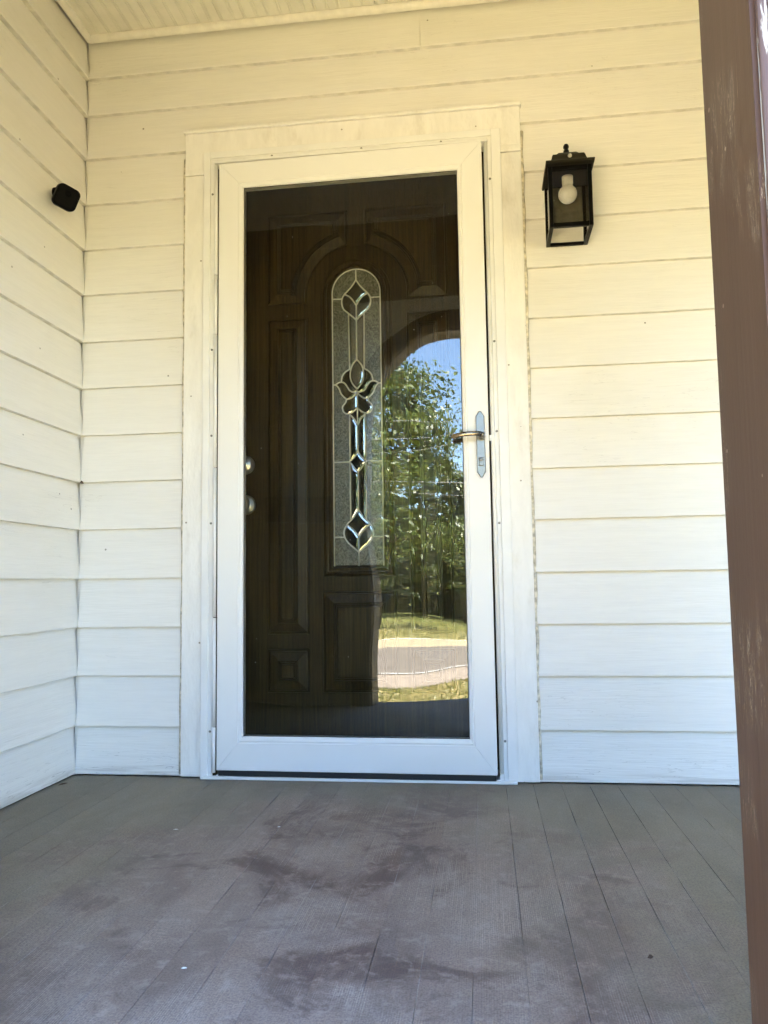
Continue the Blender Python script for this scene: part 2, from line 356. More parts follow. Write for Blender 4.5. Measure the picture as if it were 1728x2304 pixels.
# grass in the strips that the glass mirrors
def blades(name, n, xr, yr, h, mat):
    v = []; f = []
    for _ in range(n):
        x = random.uniform(*xr); y = random.uniform(*yr); a = random.uniform(0, 6.3); hh = h * random.uniform(.5, 1.4); wd = .006 + .008 * random.random()
        lx, ly = random.gauss(0, .4) * hh, random.gauss(0, .4) * hh; b = len(v)
        v += [(x - wd * math.cos(a), y - wd * math.sin(a), GZ), (x + wd * math.cos(a), y + wd * math.sin(a), GZ), (x + lx, y + ly, GZ + hh)]; f.append((b, b + 1, b + 2))
    return tag(mesh(name, v, f, mat), kind='stuff')
tag(blades('grass', 16000, (-3.5, 3.5), (-8.30, -6.2), .030, 'grass'), 'dry yellow lawn grass between porch and gravel shoulder', 'grass')
tag(blades('verge_grass', 14000, (-7, 5), (-25.5, -16.0), .10, 'grass'), 'green verge grass under the trees across the road', 'grass')

# trees -------------------------------------------------------------
def leaf_cloud(pts, size, drop=0.0):
    v = []; f = []
    for p, sc in pts:
        s_ = size * sc * random.uniform(.6, 1.35)
        q = Quaternion((random.gauss(0, 1), random.gauss(0, 1), random.gauss(0, 1), random.gauss(0, 1))).normalized()
        a = q @ Vector((s_, 0, 0)); b_ = q @ Vector((0, s_ * .55, 0)); c = Vector(p); k = len(v); dn = Vector((0, 0, -drop * s_))
        v += [c - a, c - b_ + dn, c + a + dn * 2, c + b_ + dn]; f.append((k, k + 1, k + 2, k + 3))
    return v, f
def broad_tree(name, x, y, H, spread, n, leaf, mat, label, bare=.25, limbs=13, seed=0, group=None):
    random.seed(seed); o = empty(name); o.location = (x, y, GZ); v = []; f = []
    lean = Vector((random.uniform(-.3, .3), random.uniform(-.2, .2), 0))
    ax = [Vector((0, 0, -.1)) + lean * 0] + [Vector((0, 0, H * t)) + lean * t + Vector((random.gauss(0, .06), random.gauss(0, .06), 0)) for t in (.2, .4, .6, .8, .95)]
    tube_data(ax, [.035 * H * .62, .03 * H * .6, .025 * H * .55, .018 * H * .5, .010 * H * .5, .004 * H], 9, v, f)
    clumps = []
    for i in range(limbs):
        t = bare + (0.95 - bare) * (i + random.random() * .7) / limbs; base = Vector((0, 0, H * t)) + lean * t
        a = i * 2.4 + random.uniform(-.4, .4); L = spread * (1.08 - .62 * max(0, t - .3)) * random.uniform(.7, 1.1)
        d = Vector((math.cos(a), math.sin(a), random.uniform(.05, .45)))
        pts = [base, base + d * L * .35 + Vector((0, 0, .1)), base + d * L * .7 + Vector((random.gauss(0, .15), random.gauss(0, .15), .05)), base + d * L + Vector((0, 0, -.15 * L))]
        pts = smooth_line(pts, 4); tube_data(pts, [max(.008, .012 * H * (1 - .85 * j / (len(pts) - 1)) * .55) for j in range(len(pts))], 5, v, f)
        for j in range(3, len(pts)):
            for _ in range(2):
                tw = pts[j] + Vector((random.gauss(0, .32), random.gauss(0, .32), random.gauss(0, .2))) * (spread / 2.6)
                tube_data([pts[j], (pts[j] + tw) / 2 + Vector((0, 0, .05)), tw], [.012, .008, .004], 4, v, f); clumps.append(tw)
    for _ in range(limbs): clumps.append(Vector((random.gauss(0, .5), random.gauss(0, .5), H * random.uniform(.75, 1.0))) + lean)
    mesh('trunk', v, f, 'bark', o, True)
    pts = []
    for _ in range(n):
        c = random.choice(clumps); r = .36 * spread / 2.6; pts.append((c + Vector((random.gauss(0, r), random.gauss(0, r), random.gauss(0, r * .55))), 1))
    v, f = leaf_cloud(pts, leaf, .35); mesh('crown', v, f, mat, o)
    return tag(o, label, 'tree', group)
def conifer(name, x, y, H, spread, n, leaf, mat, label, bare=.12, seed=0, group=None):
    random.seed(seed); o = empty(name); o.location = (x, y, GZ); v = []; f = []
    tube_data([(0, 0, -.1), (random.gauss(0, .05), 0, H * .5), (0, 0, H)], [.018 * H, .012 * H, .003 * H], 8, v, f)
    pts = []; nb = 34
    for i in range(nb):
        t = bare + (1 - bare) * (i / nb) ** .9; z = H * t; L = spread * (1 - t) ** .75 * random.uniform(.65, 1.15) + .12; a = i * 2.39 + random.uniform(-.3, .3)
        d = Vector((math.cos(a), math.sin(a), 0)); line = [Vector((0, 0, z)) + d * L * u + Vector((0, 0, -.30 * L * u * u + .12 * L * u)) for u in (0, .33, .66, 1)]
        tube_data(line, [.016, .011, .007, .003], 4, v, f)
        for _ in range(int(n / nb * (.35 + 1.1 * (1 - t)))):
            u = random.uniform(.12, 1.05); p = Vector((0, 0, z)) + d * L * u + Vector((0, 0, -.30 * L * u * u + .12 * L * u)); side = Vector((-d.y, d.x, 0)) * random.gauss(0, .22 * L * (1.15 - u) + .04)
            pts.append((p + side + Vector((0, 0, random.gauss(-.05, .07))), 1))
    mesh('trunk', v, f, 'bark', o, True); v, f = leaf_cloud(pts, leaf, .5); mesh('crown', v, f, mat, o)
    return tag(o, label, 'tree', group)
GT = 'trees across the road'
broad_tree('maple_tree', -2.75, -19.4, 7.9, 2.75, 30000, .066, 'maple', 'leafy green maple mirrored against the blue sky inside the arch', .30, 15, 11, GT)
conifer('cedar_tree', -1.75, -24.4, 6.4, 2.1, 20000, .055, 'cedar', 'feathery olive cedar mirrored just below the maple branches', .22, 21, GT)
conifer('cedar_tree', -.15, -25.2, 5.3, 2.1, 20000, .055, 'cedar', 'feathery cedar mirrored beside the door handle under open sky', .22, 22, GT)
conifer('spruce_tree', .95, -27.2, 5.2, 2.0, 10000, .06, 'spruce', 'dark spruce behind and right of the feathery cedars', .15, 23, GT)
conifer('spruce_tree', -3.5, -27.2, 7.0, 1.7, 9000, .06, 'spruce', 'dark spruce standing behind the maple trunk', .15, 24, GT)
rows = [(-12, -24, 'left end'), (-8, -29, 'second from the left end'), (4.2, -27, 'just right of the spruces'), (8, -25, 'far right'), (12.5, -30, 'right end')]
for i, (x, y, wh) in enumerate(rows):
    broad_tree('broadleaf_tree', x, y, 6.5 + (i * 37 % 20) / 10, 2.7, 2400, .15, 'maple', 'broadleaf tree at the %s of the roadside row' % wh, .28, 10, 40 + i, GT)
conifer('cedar_tree', -1.0, -28.6, 6.4, 2.3, 16000, .07, 'cedar', 'tall cedar half hidden behind the two nearer cedars', .15, 26, GT)
names = ['leftmost', 'second', 'third', 'fourth', 'fifth', 'sixth', 'rightmost']
for i in range(7):
    conifer('spruce_tree', -12 + 4 * i + random.uniform(-1, 1), -33 - random.random() * 4, 6.2 + random.random() * 1.6, 2.1, 2200, .16, 'spruce', '%s dark spruce, from the left, of the back row in the woods' % names[i], .05, 60 + i, 'back row of spruces')
random.seed(98)
pts = []
for _ in range(26000):
    x = random.uniform(-16, 14); pts.append(((x, random.uniform(-31, -27.5), GZ + random.random() ** 1.3 * (3.3 + .7 * math.sin(x * 1.7) + .5 * math.sin(x * 4.1))), 1))
v, f = leaf_cloud(pts, .15, .3); tag(mesh('undergrowth', v, f, 'spruce'), 'dark leafy undergrowth at the edge of the woods', 'undergrowth', None, 'stuff')
random.seed(99)
def pole(x, lab):
    o = empty('utility_pole'); o.location = (x, -17, GZ); tube('shaft', [(0, 0, -.1), (0, 0, 4), (0, 0, 8.2)], [.15, .135, .11], 'pole', o, 12)
    box('crossarm', (-.06, .06), (-.9, .9), (7.55, 7.67), 'pole', o)
    for q in (-.75, -.3, .3, .75): lathe('insulator', [(0, 0), (.04, 0), (.05, .04), (.03, .09), (0, .1)], (0, q, 7.67), 'found', o, 'z', 10)
    tag(o, lab, 'utility pole', 'utility poles')
pole(-16, 'weathered wooden utility pole along the road toward the left'); pole(15, 'weathered wooden utility pole along the road toward the right')
for i, (za, zb, zm, y, lab) in enumerate([(5.6, 5.3, 4.55, -16.9, 'upper thin cable crossing the mirrored sky'), (5.2, 5.0, 4.25, -17.1, 'second thin cable crossing the mirrored sky'), (4.1, 5.3, 4.0, -17.0, 'slanting cable above the mirrored cedars'), (4.0, 3.9, 3.05, -16.8, 'pale thick cable sagging across the mirrored cedars'), (3.7, 3.6, 2.75, -17.05, 'lowest thin cable across the mirrored cedars')]):
    pts = []
    for k in range(33):
        u = k / 32; zz = za + (zb - za) * u; sag = (za + zb) / 2 - zm; pts.append((-16 + 31 * u, y, GZ + zz - 4 * sag * u * (1 - u) + .75))
    tag(tube('power_line', pts, .010 if i == 3 else .006, 'wire', None, 5), lab, 'cable', 'cables along the road')

# ================================================================== HOUSE SHELL
XL, XR = -0.3725, 3.75           # porch inner width
YF0, YF1 = -1.70, -1.58          # front wall, outer and inner face
CZ = 2.515                       # ceiling
BW, BWY = 0.155, 0.015
house = tag(empty('house_body'), 'unseen cream house body and roof, added to shade the porch', 'house')  # shell stays out of view, put in for the shade it casts
box('wall', (-6, XL - .010), (-1.72, 5), (GZ, 2.9), 'siding', house)
box('wall', (XL - .010, .05), (.25, .33), (GZ, 2.9), 'siding', house)
box('wall', (1.07, 7), (.25, .33), (GZ, 2.9), 'siding', house)
box('wall', (.05, 1.07), (.25, .33), (GZ, 2.9), 'wood', house)
mesh('roof', [(-6.4, -2.15, 2.9), (7.4, -2.15, 2.9), (7.4, 1.6, 4.7), (-6.4, 1.6, 4.7), (-6.4, 5.4, 2.9), (7.4, 5.4, 2.9), (-6.4, -2.15, 2.78), (7.4, -2.15, 2.78), (7.4, 5.4, 2.78), (-6.4, 5.4, 2.78)],
     [(0, 1, 2, 3), (3, 2, 5, 4), (6, 9, 8, 7), (0, 6, 7, 1), (4, 5, 8, 9), (1, 7, 8, 5, 2), (0, 3, 4, 9, 6)], 'shingle', house, False, True)
box('wall', (3.752, 3.85), (-1.70, .25), (GZ, 2.9), 'siding', house)  # unseen end wall, added to cut the light inside the porch
# porch base
fnd = box('porch_foundation', (XL, XR + .12), (-1.68, .2), (GZ - .1, -.045), 'found'); tag(fnd, 'grey block foundation under the porch deck', 'foundation')

# ------------------------------------------------------------------ lap siding
ZL = [0.004, 0.1546, 0.3146, 0.4703, 0.6278, 0.7897, 0.9482, 1.1053, 1.2651, 1.4245, 1.5882, 1.7467, 1.9069, 2.0703, 2.2272, 2.3629, 2.500]
def clap_mesh(L, h, hs):
    """board along +x, wall behind at y = 0.015 (local), drip edge at y = 0; slightly wavy lower edge"""
    n = max(2, int(L / .06)); v = []; f = []
    for i in range(n + 1):
        x = L * i / n; w_ = random.gauss(0, .00025) if 0 < i < n else 0
        sec = [(.0202, .0025), (.0188, 0), (.0014, 0), (0, .0014), (0, .006), (.0188, h), (.0204, h)]
        for (y, z) in sec: v.append((x, y, z + (w_ if z < .005 else 0)))
    k = 7
    for i in range(n):
        for j in range(k):
            a = i * k + j; b = i * k + (j + 1) % k; f.append((a, b, b + k, a + k))
    f.append(tuple(range(k))); f.append(tuple(n * k + j for j in range(k)))
    return v, f
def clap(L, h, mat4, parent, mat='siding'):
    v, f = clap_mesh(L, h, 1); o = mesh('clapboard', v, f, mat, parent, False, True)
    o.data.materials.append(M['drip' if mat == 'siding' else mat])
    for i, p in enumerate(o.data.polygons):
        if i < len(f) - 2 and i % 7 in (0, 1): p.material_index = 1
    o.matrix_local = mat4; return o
back = tag(empty('back_wall'), 'cream painted lap siding wall around the doorway', 'wall')
box('sheathing', (XL, .10), (.0212, .24), (0, CZ + .1), 'siding', back); box('sheathing', (1.02, XR), (.0212, .24), (0, CZ + .1), 'siding', back)
box('sheathing', (.10, 1.02), (.0212, .24), (2.03, CZ + .1), 'siding', back)
for i in range(len(ZL) - 1):
    z0, z1 = ZL[i], ZL[i + 1]; h = z1 - z0 + (.016 if i < len(ZL) - 2 else 0)
    rot = Matrix.Rotation(random.gauss(0, .0004), 4, 'Y')
    if z1 < 2.13: segs = [(-.358, .004), (1.112, 2.45), (2.452, XR - .01)]
    elif i == len(ZL) - 2: segs = [(-.358, .797), (.7985, 2.9), (2.902, XR - .01)]
    else: segs = [(-.358, 2.2), (2.202, XR - .01)]
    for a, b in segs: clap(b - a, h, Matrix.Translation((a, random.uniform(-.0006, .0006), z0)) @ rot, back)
side = tag(empty('side_wall'), 'cream painted lap siding wall left of the door', 'wall')
for i in range(len(ZL) - 1):
    z0, z1 = ZL[i], ZL[i + 1]; h = z1 - z0 + (.016 if i < len(ZL) - 2 else 0)
    # runs toward the street (-y); faces +x
    mt = Matrix.Translation((-.3575, .010, z0)) @ Matrix(((0, -1, 0, 0), (-1, 0, 0, 0), (0, 0, 1, 0), (0, 0, 0, 1)))
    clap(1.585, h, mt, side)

# ------------------------------------------------------------------ ceiling
ceil = tag(empty('porch_ceiling'), 'pale beadboard porch ceiling at the top left', 'ceiling')
def bead_board(wd, L):
    s = [(0, 0), (.0013, .0020), (.0026, 0), (.0054, -.0006), (.0082, 0), (.0095, .0020), (.0108, 0), (wd / 2, 0), (wd / 2 + .0013, .0020), (wd / 2 + .0026, 0), (wd / 2 + .0054, -.0006), (wd / 2 + .0082, 0), (wd / 2 + .0095, .0020), (wd / 2 + .0128, 0), (wd - .0006, 0), (wd - .0006, .010), (0, .010)]
    k = len(s); v = [(x, y, z) for y in (0, -L) for x, z in s]; f = [(j, (j + 1) % k, k + (j + 1) % k, k + j) for j in range(k)]; f += [tuple(range(k)), tuple(k + j for j in range(k))]
    return v, f
v, f = bead_board(.081, 1.60); base = mesh('ceiling_board', v, f, 'ceiling', ceil, False, True); base.location = (-.3645, .01, CZ)
x = -.3645 + .081
while x < XR:
    c = base.copy(); COL.objects.link(c); c.parent = ceil; c.location = (x, .01, CZ + random.uniform(-.0006, .0006)); x += .081
def quarter(name, L, mat4, mat, parent, r=.019):
    pr = [(0, 0)] + [(-r * math.cos(t) if 0 else -r * math.sin(t), -r * math.cos(t)) for t in [math.pi / 2 * i / 6 for i in range(7)]]
    k = len(pr); v = [(xx, p[0], p[1]) for xx in (0, L) for p in pr]; f = [(j, (j + 1) % k, k + (j + 1) % k, k + j) for j in range(k)] + [tuple(range(k)), tuple(k + j for j in range(k))]
    o = mesh(name, v, f, mat, parent, False, True); o.matrix_local = mat4; return o
quarter('cornice_strip', 4.1, Matrix.Translation((-.36, .006, CZ - .001)), 'moulding', ceil)
quarter('cornice_strip', 1.58, Matrix.Translation((-.364, .0, CZ - .001)) @ Matrix(((0, -1, 0, 0), (-1, 0, 0, 0), (0, 0, 1, 0), (0, 0, 0, 1))), 'moulding', ceil)
box('ceiling_deck', (XL, XR + .1), (YF0, .2), (CZ + .011, CZ + .10), 'ceiling', ceil)

# ------------------------------------------------------------------ deck
deck = tag(empty('porch_floor'), 'worn brown painted board floor of the porch', 'floor')
x = -.3685; seams = []
wid = .0812
while x < XR + .1:
    wd = wid; gap = random.choice([.0001, .0002, .0003, .0004, .0006])
    near = min(abs(x + wd - s) for s in (1.312, 1.231, 1.068))
    if near < .03: gap = .0010
    v = []; f = []; n = 24; zz = random.uniform(-.0002, .0002); tilt = random.uniform(-.0002, .0002)
    bv = .0004 if gap < .001 else .0007
    for i in range(n + 1):
        y = -1.735 + 1.739 * i / n; wob = random.gauss(0, .00035); wob2 = random.gauss(0, .00035)
        sec = [(x + gap / 2 + wob, -.03), (x + gap / 2 + wob, zz - bv - tilt), (x + gap / 2 + bv + wob, zz - tilt), (x + wd / 2, zz + random.gauss(.0003, .00015)), (x + wd - gap / 2 - bv + wob2, zz + tilt), (x + wd - gap / 2 + wob2, zz - bv + tilt), (x + wd - gap / 2 + wob2, -.03)]
        v += [(a, y, b) for a, b in sec]
    k = 7
    for i in range(n):
        for j in range(k):
            a = i * k + j; b = i * k + (j + 1) % k; f.append((a, b, b + k, a + k))
    f += [tuple(range(k)), tuple(n * k + j for j in range(k))]
    mesh('floorboard', v, f, 'floor', deck, False, True); x += wd
box('deck_subfloor', (XL, XR + .11), (-1.70, .012), (-.044, -.0305), 'black', deck)

# ------------------------------------------------------------------ front wall with arches
front = tag(empty('arched_front_wall'), 'cream street side porch wall with an arch mirrored in the glass and an unseen one added for light', 'wall')
ARCH = [(.342, 1.232), (2.42, 3.31)]  # second arch is unseen, added to brighten the left wall
AZ, AB, ATOP = 1.380, .538, CZ + .02
def outline(x0, x1, d=0.0, zb=0.0, n=40):
    cxx = (x0 + x1) / 2; a = (x1 - x0) / 2 + d; b = AB + d
    pts = [(x0 - d, zb)] + [(cxx - a * math.cos(math.pi * i / n), AZ + b * math.sin(math.pi * i / n)) for i in range(n + 1)] + [(x1 + d, zb)]
    return pts
def spandrel(x0, x1, name, mat, parent):
    pts = outline(x0, x1)[1:-1]; v = []; f = []
    for p in pts: v += [(p[0], YF0, p[1]), (p[0], YF0, ATOP), (p[0], YF1, p[1]), (p[0], YF1, ATOP)]
    for i in range(len(pts) - 1):
        a = 4 * i; b = a + 4; f += [(a, b, b + 1, a + 1), (a + 2, a + 3, b + 3, b + 2), (a, a + 2, b + 2, b)]
    return mesh(name, v, f, mat, parent, False, True)
edges = [XL] + [e for a in ARCH for e in a] + [XR]
for i in range(0, len(edges), 2): box('pier', (edges[i] + (.0 if i == 0 else .0), edges[i + 1]), (YF0, YF1), (-.75 if 0 else -.04, ATOP), 'siding', front)
for a in ARCH: spandrel(a[0], a[1], 'spandrel', 'siding', front)
IN = Matrix(((-1, 0, 0, 0), (0, -1, 0, 0), (0, 0, 1, 0), (0, 0, 0, 1)))
for i in range(len(ZL) - 1):
    z0, z1 = ZL[i], ZL[i + 1]; h = z1 - z0 + (.016 if i < len(ZL) - 2 else 0)
    segs = [(-.357, XR)] if z0 > 2.0 else [(-.357, .262), (1.312, 2.34), (3.39, XR)]
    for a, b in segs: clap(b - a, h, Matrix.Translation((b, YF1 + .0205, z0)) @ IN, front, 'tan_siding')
def band(name, x0, x1, d0, d1, y0, y1, mat, parent, round_=0.0):
    A = outline(x0, x1, d0); B = outline(x0, x1, d1); n = len(A); v = []; f = []
    for a, b in zip(A, B): v += [(a[0], y0, a[1]), (b[0], y0, b[1]), (b[0], y1, b[1]), (a[0], y1, a[1])]
    for i in range(n - 1):
        for j in range(4):
            a = 4 * i + j; b = 4 * i + (j + 1) % 4; f.append((a, b, b + 4, a + 4))
    f += [(0, 1, 2, 3), tuple(4 * (n - 1) + j for j in range(4))]
    o = mesh(name, v, f, mat, parent, False, True)
    if round_:
        me = o.data; b = bmesh.new(); b.from_mesh(me); eds = [e for e in b.edges if len(e.link_faces) == 2 and abs(e.calc_face_angle(0)) > .9]
        bmesh.ops.bevel(b, geom=eds, offset=round_, segments=3, affect='EDGES', profile=.5); b.to_mesh(me); b.free()
    return o
for (a, b), lab in zip(ARCH, ('brown painted arch frame at the right edge, peeling outside', 'brown frame of the unseen second arch, added to let light in')):
    fr = tag(empty('arch_frame'), lab, 'arch frame')
    band('reveal_lining', a, b, -.012, -.0005, YF0 - .028, YF1 + .004, 'jamb', fr, .0)
    band('interior_casing', a, b, -.006, .080, YF1 + .0005, YF1 + .026, 'casing', fr, .003)
    band('exterior_casing', a, b, -.008, .0015, YF0 - .038, YF0 - .0285, 'peel', fr, .003)
    band('exterior_casing', a, b, .0025, .09, YF0 - .034, YF0 - .0008, 'peel', fr, .004)
# dark box on the inner face of the street wall (seen only as a mirror image)
bx = tag(empty('wall_mailbox'), 'dark horizontal box mirrored faintly in the left of the glass', 'box')
box('case', (-.178, .20), (YF1 + .016, YF1 + .115), (.900, 1.045), 'metal', bx, .018, 3)
box('lid', (-.183, .205), (YF1 + .015, YF1 + .122), (1.0, 1.05), 'metal', bx, .012, 3)

# ================================================================== DOORWAY
cas = tag(empty('door_casing'), 'chipped cream wooden trim boards framing the doorway', 'door trim')
box('side_board', (-.001, .092), (-.010, .0208), (.004, 1.972), 'trim', cas, .002)
box('side_board', (1.026, 1.1135), (-.010, .0208), (.004, 1.968), 'trim', cas, .002)
box('head_board', (-.001, 1.1135), (-.011, .0208), (1.9925, 2.1205), 'trim', cas, .002)
box('joint_strip', (.0, .090), (-.014, .0208), (1.9730, 1.9915), 'trim', cas, .0015)
box('joint_strip', (1.028, 1.1130), (-.014, .0208), (1.9695, 1.9915), 'trim', cas, .0015)
box('cap_moulding', (-.006, 1.1185), (-.019, .0208), (2.1212, 2.1335), 'trim', cas, .003)
# caulk beads along the siding
for xx in (-.0035, 1.1165):
    pts = [(xx + random.gauss(0, .0012), .002, z * .07 + .01) for z in range(30)]
    tube('caulk_bead', pts, [.0055 + random.uniform(-.0015, .002) for _ in pts], 'caulk', cas, 6)
pts = [(.01 + i * .037, .003 + random.gauss(0, .0005), 2.1345 + random.gauss(0, .0012)) for i in range(30)]
tube('caulk_bead', pts, [.0045 + random.uniform(-.0015, .003) for _ in pts], 'caulk', cas, 6)

jm = tag(empty('door_jamb'), 'dark recess jamb and sill between storm door and front door', 'door jamb')
box('jamb_side', (.094, .1185), (-.004, .20), (.0, 2.02), 'wood', jm); box('jamb_side', (1.0008, 1.026), (-.004, .20), (.0, 2.02), 'wood', jm)
box('jamb_head', (.094, 1.026), (-.004, .20), (2.0205, 2.05), 'wood', jm)
box('sill', (.1186, 1.0006), (-.02, .20), (-.002, .012), 'alum2', jm)

# storm door fixed frame (z-bars)
zb = tag(empty('storm_door_frame'), 'white aluminium rail frame screwed round the storm door', 'door frame')
zt = 2.045
box('flat_bar', (.0676, .0905), (-.022, -.0108), (.008, zt), 'alum2', zb, .0012); box('flat_bar', (1.020, 1.0495), (-.022, -.0108), (.008, zt), 'alum2', zb, .0012)
box('flat_bar', (.0907, 1.0198), (-.022, -.0115), (2.0235, zt), 'alum2', zb, .0012)
box('channel', (.0907, .1045), (-.016, -.0105), (.008, 2.0232), 'alum2', zb); box('channel', (1.008, 1.0198), (-.018, -.0105), (.008, 2.0232), 'alum2', zb, .001)
box('channel', (.1047, 1.0078), (-.016, -.0105), (2.012, 2.0232), 'alum2', zb)
box('top_rail', (.1047, 1.0078), (-.0265, -.0105), (2.004, 2.0118), 'alum2', zb, .002)
pts = [(1.0015, -.019, .03), (1.0015, -.019, 2.0)]; tube('strike_rail', pts, .0068, 'alum2', zb, 12)
box('strike_rail', (.9965, 1.0075), (-.017, -.004), (.010, 2.003), 'alum2', zb)
scr = []
for z in (1.90, 1.37, 1.085, .80, .145): scr.append((.0975, -.0163, z)); scr.append((1.0135, -.0183, z - (.02 if z < 1.8 else 0.02)))
for xx in (.30, .60, .86): scr.append((xx, -.0163, 2.0176))
sv, sf = lathe_data([(0, .0018), (.0012, .0018), (.0014, .0008), (.0020, .0022), (.0034, .0016), (.0038, 0)], 10)
sm = None
for p in scr:
    if sm is None:
        o = mesh('screw', [(a, -c, b) for a, b, c in sv], sf, 'nickel', zb, True, True); sm = o.data
    else: o = link('screw', sm, None, zb)
    o.location = p
zs = [.02, .16, .50, .98, 1.42, 1.62, 1.998]
for i in range(len(zs) - 1): tube('hinge_barrel', [(.1115, -.0225, zs[i] + .0012), (.1115, -.0225, zs[i + 1] - .0012)], .0062, 'alum2', zb, 12)
box('threshold', (.070, 1.047), (-.030, -.0105), (.001, .0095), 'alum2', zb, .002)
box('strike_catch', (.9905, .9965), (-.024, -.019), (1.035, 1.052), 'alum', zb)

# storm door leaf
sdr = tag(empty('storm_door'), 'white full view storm door with a large mirroring glass pane', 'storm door', None, 'thing')
O = (.1220, .9890, .0285, 1.9985); I = (.2070, .9090, .1330, 1.9105)
def rect(t): return [O[k] + (I[k] - O[k]) * t for k in range(4)]
prof = [(0, .004), (0, -.0245), (.02, -.0265), (.80, -.0265), (.82, -.0245), (.85, -.0245), (.87, -.0275), (.975, -.0258), (1.0, -.0205), (1.0, .004)]
for side_ in range(4):
    v = []; f = []; g = .00045
    for t, y in prof:
        x0, x1, z0, z1 = rect(t)
        a, b = [((x0, z0 + g), (x0, z1 - g)), ((x1, z0 + g), (x1, z1 - g)), ((x0 + g, z0), (x1 - g, z0)), ((x0 + g, z1), (x1 - g, z1))][side_]
        v += [(a[0], y, a[1]), (b[0], y, b[1])]
    n = len(prof)
    for i in range(n - 1): f.append((2 * i, 2 * i + 1, 2 * i + 3, 2 * i + 2))
    f += [tuple(range(0, 2 * n, 2)), tuple(range(1, 2 * n, 2)), (0, 1, 2 * n - 1, 2 * n - 2)]
    mesh(['stile', 'stile', 'rail', 'rail'][side_], v, f, 'alum', sdr, False, True)
box('glass_pane', (.2055, .9105), (-.0190, -.0150), (.1315, 1.912), 'glass', sdr)
for nm, xx, zz in (('gasket', (.2060, .2090), (.132, 1.911)), ('gasket', (.9070, .9100), (.132, 1.911)), ('gasket', (.2092, .9068), (.132, .1352)), ('gasket', (.2092, .9068), (1.9083, 1.911))):
    box(nm, xx, (-.0205, -.0191), zz, 'black', sdr)
box('bottom_sweep', (.126, .985), (-.022, -.006), (.0105, .0280), 'black', sdr, .002)
# handle
hd = mesh('handle_plate', *(lambda pr: ([(a, -.0266 - h, b) for d, h in ((0, 0), (0, .0045), (.002, .0065)) for a, b in [tuple(q) for q in inset(pr, d)]],
     [(i * len(pr) + k, i * len(pr) + (k + 1) % len(pr), (i + 1) * len(pr) + (k + 1) % len(pr), (i + 1) * len(pr) + k) for i in range(2) for k in range(len(pr))] + [tuple(2 * len(pr) + k for k in range(len(pr)))]))(
     [(.9505, .936), (.9545, .930), (.9605, .9195), (.9640, .9180), (.9675, .9195), (.9735, .930), (.9775, .936), (.9765, 1.109), (.9725, 1.115), (.9665, 1.1245), (.9632, 1.1262), (.9598, 1.1245), (.9540, 1.115), (.9500, 1.109)]), 'nickel', sdr, False, True)
lathe('lever_boss', [(.0, .022), (.007, .022), (.0105, .018), (.0115, .010), (.012, 0)], (.9665, -.033, 1.046), 'nickel', hd, '-y', 20)
lv = smooth_line([(.9690, -.060, 1.0470), (.955, -.064, 1.0500), (.930, -.066, 1.0500), (.905, -.064, 1.0480), (.884, -.059, 1.0440), (.8770, -.056, 1.0410)], 5)
tube('lever', lv, [.0082] + [.0074] * (len(lv) - 3) + [.0066, .0045], 'brass', hd, 12, .62)
tube('lever_neck', [(.9665, -.054, 1.046), (.9672, -.0635, 1.047)], [.010, .0082], 'nickel', hd, 14)
lv2 = smooth_line([(.960, .02, 1.044), (.930, .034, 1.046), (.898, .036, 1.043), (.875, .030, 1.040)], 5)
tube('inside_lever', lv2, .0068, 'casing', sdr, 10, .7)
box('lock_housing', (.9570, .9705), (-.0362, -.033), (.9545, .9805), 'nickel', hd, .0025)
lathe('lock_cylinder', [(.0, .0035), (.0015, .0035), (.0052, .004), (.0058, .003), (.006, 0)], (.9637, -.0362, .9745), 'nickel', hd, '-y', 18)
box('keyhole', (.9631, .9644), (-.0408, -.0398), (.9715, .9775), 'black', hd)

AJ = .0122
sdr.matrix_world = Matrix.Translation((.118, -.012, 0)) @ Matrix.Rotation(-AJ, 4, 'Z') @ Matrix.Translation((-.118, .012, 0))
# ------------------------------------------------------------------ inner door
fd = tag(empty('front_door'), 'dark brown panelled front door with arched leaded glass behind the storm door', 'front door', None, 'thing')
DY, CX = .100, .5597
LZ, LR, LB = 1.576, .082, .658
box('slab', (.1190, 1.0003), (DY, .145), (.014, 2.019), 'wood', fd)
PP = [(0, 0), (.002, .007), (.006, .008), (.0085, .0004), (.0100, .0004), (.036, .007), (.037, .014), (.0395, .014), (.0405, .003), (.0425, .003), (.0435, .014), (.046, .014), (.047, .003), (.049, .003), (.050, .013), (.053, .014)]
def mir(poly): return [(2 * CX - a, b) for a, b in reversed(poly)]
arc = [(CX - .17 * math.sin(t), LZ + .17 * math.cos(t)) for t in [math.asin(.0287 / .17) + (math.pi / 2 - math.asin(.0287 / .17)) * i / 14 for i in range(15)]]
UL = [(.252, 1.868), (.252, 1.549), (.3897, 1.549)] + arc[::-1] + [(.531, 1.868)]
TL = [(.252, 1.500), (.252, .4385), (.392, .4385), (.392, 1.500)]
SL = [(.252, .391), (.252, .250), (.392, .250), (.392, .391)]
MID = [(.4370, .576), (.4370, .250), (2 * CX - .4370, .250), (2 * CX - .4370, .576)]
for nm, pl in (('raised_panel', UL), ('raised_panel', TL), ('raised_panel', SL), ('raised_panel', MID), ('raised_panel', mir(UL)), ('raised_panel', mir(TL)), ('raised_panel', mir(SL))):
    ring_panel(nm, pl, PP if pl is not SL else PP, DY - .0002, 'wood', fd, True, 1.0)
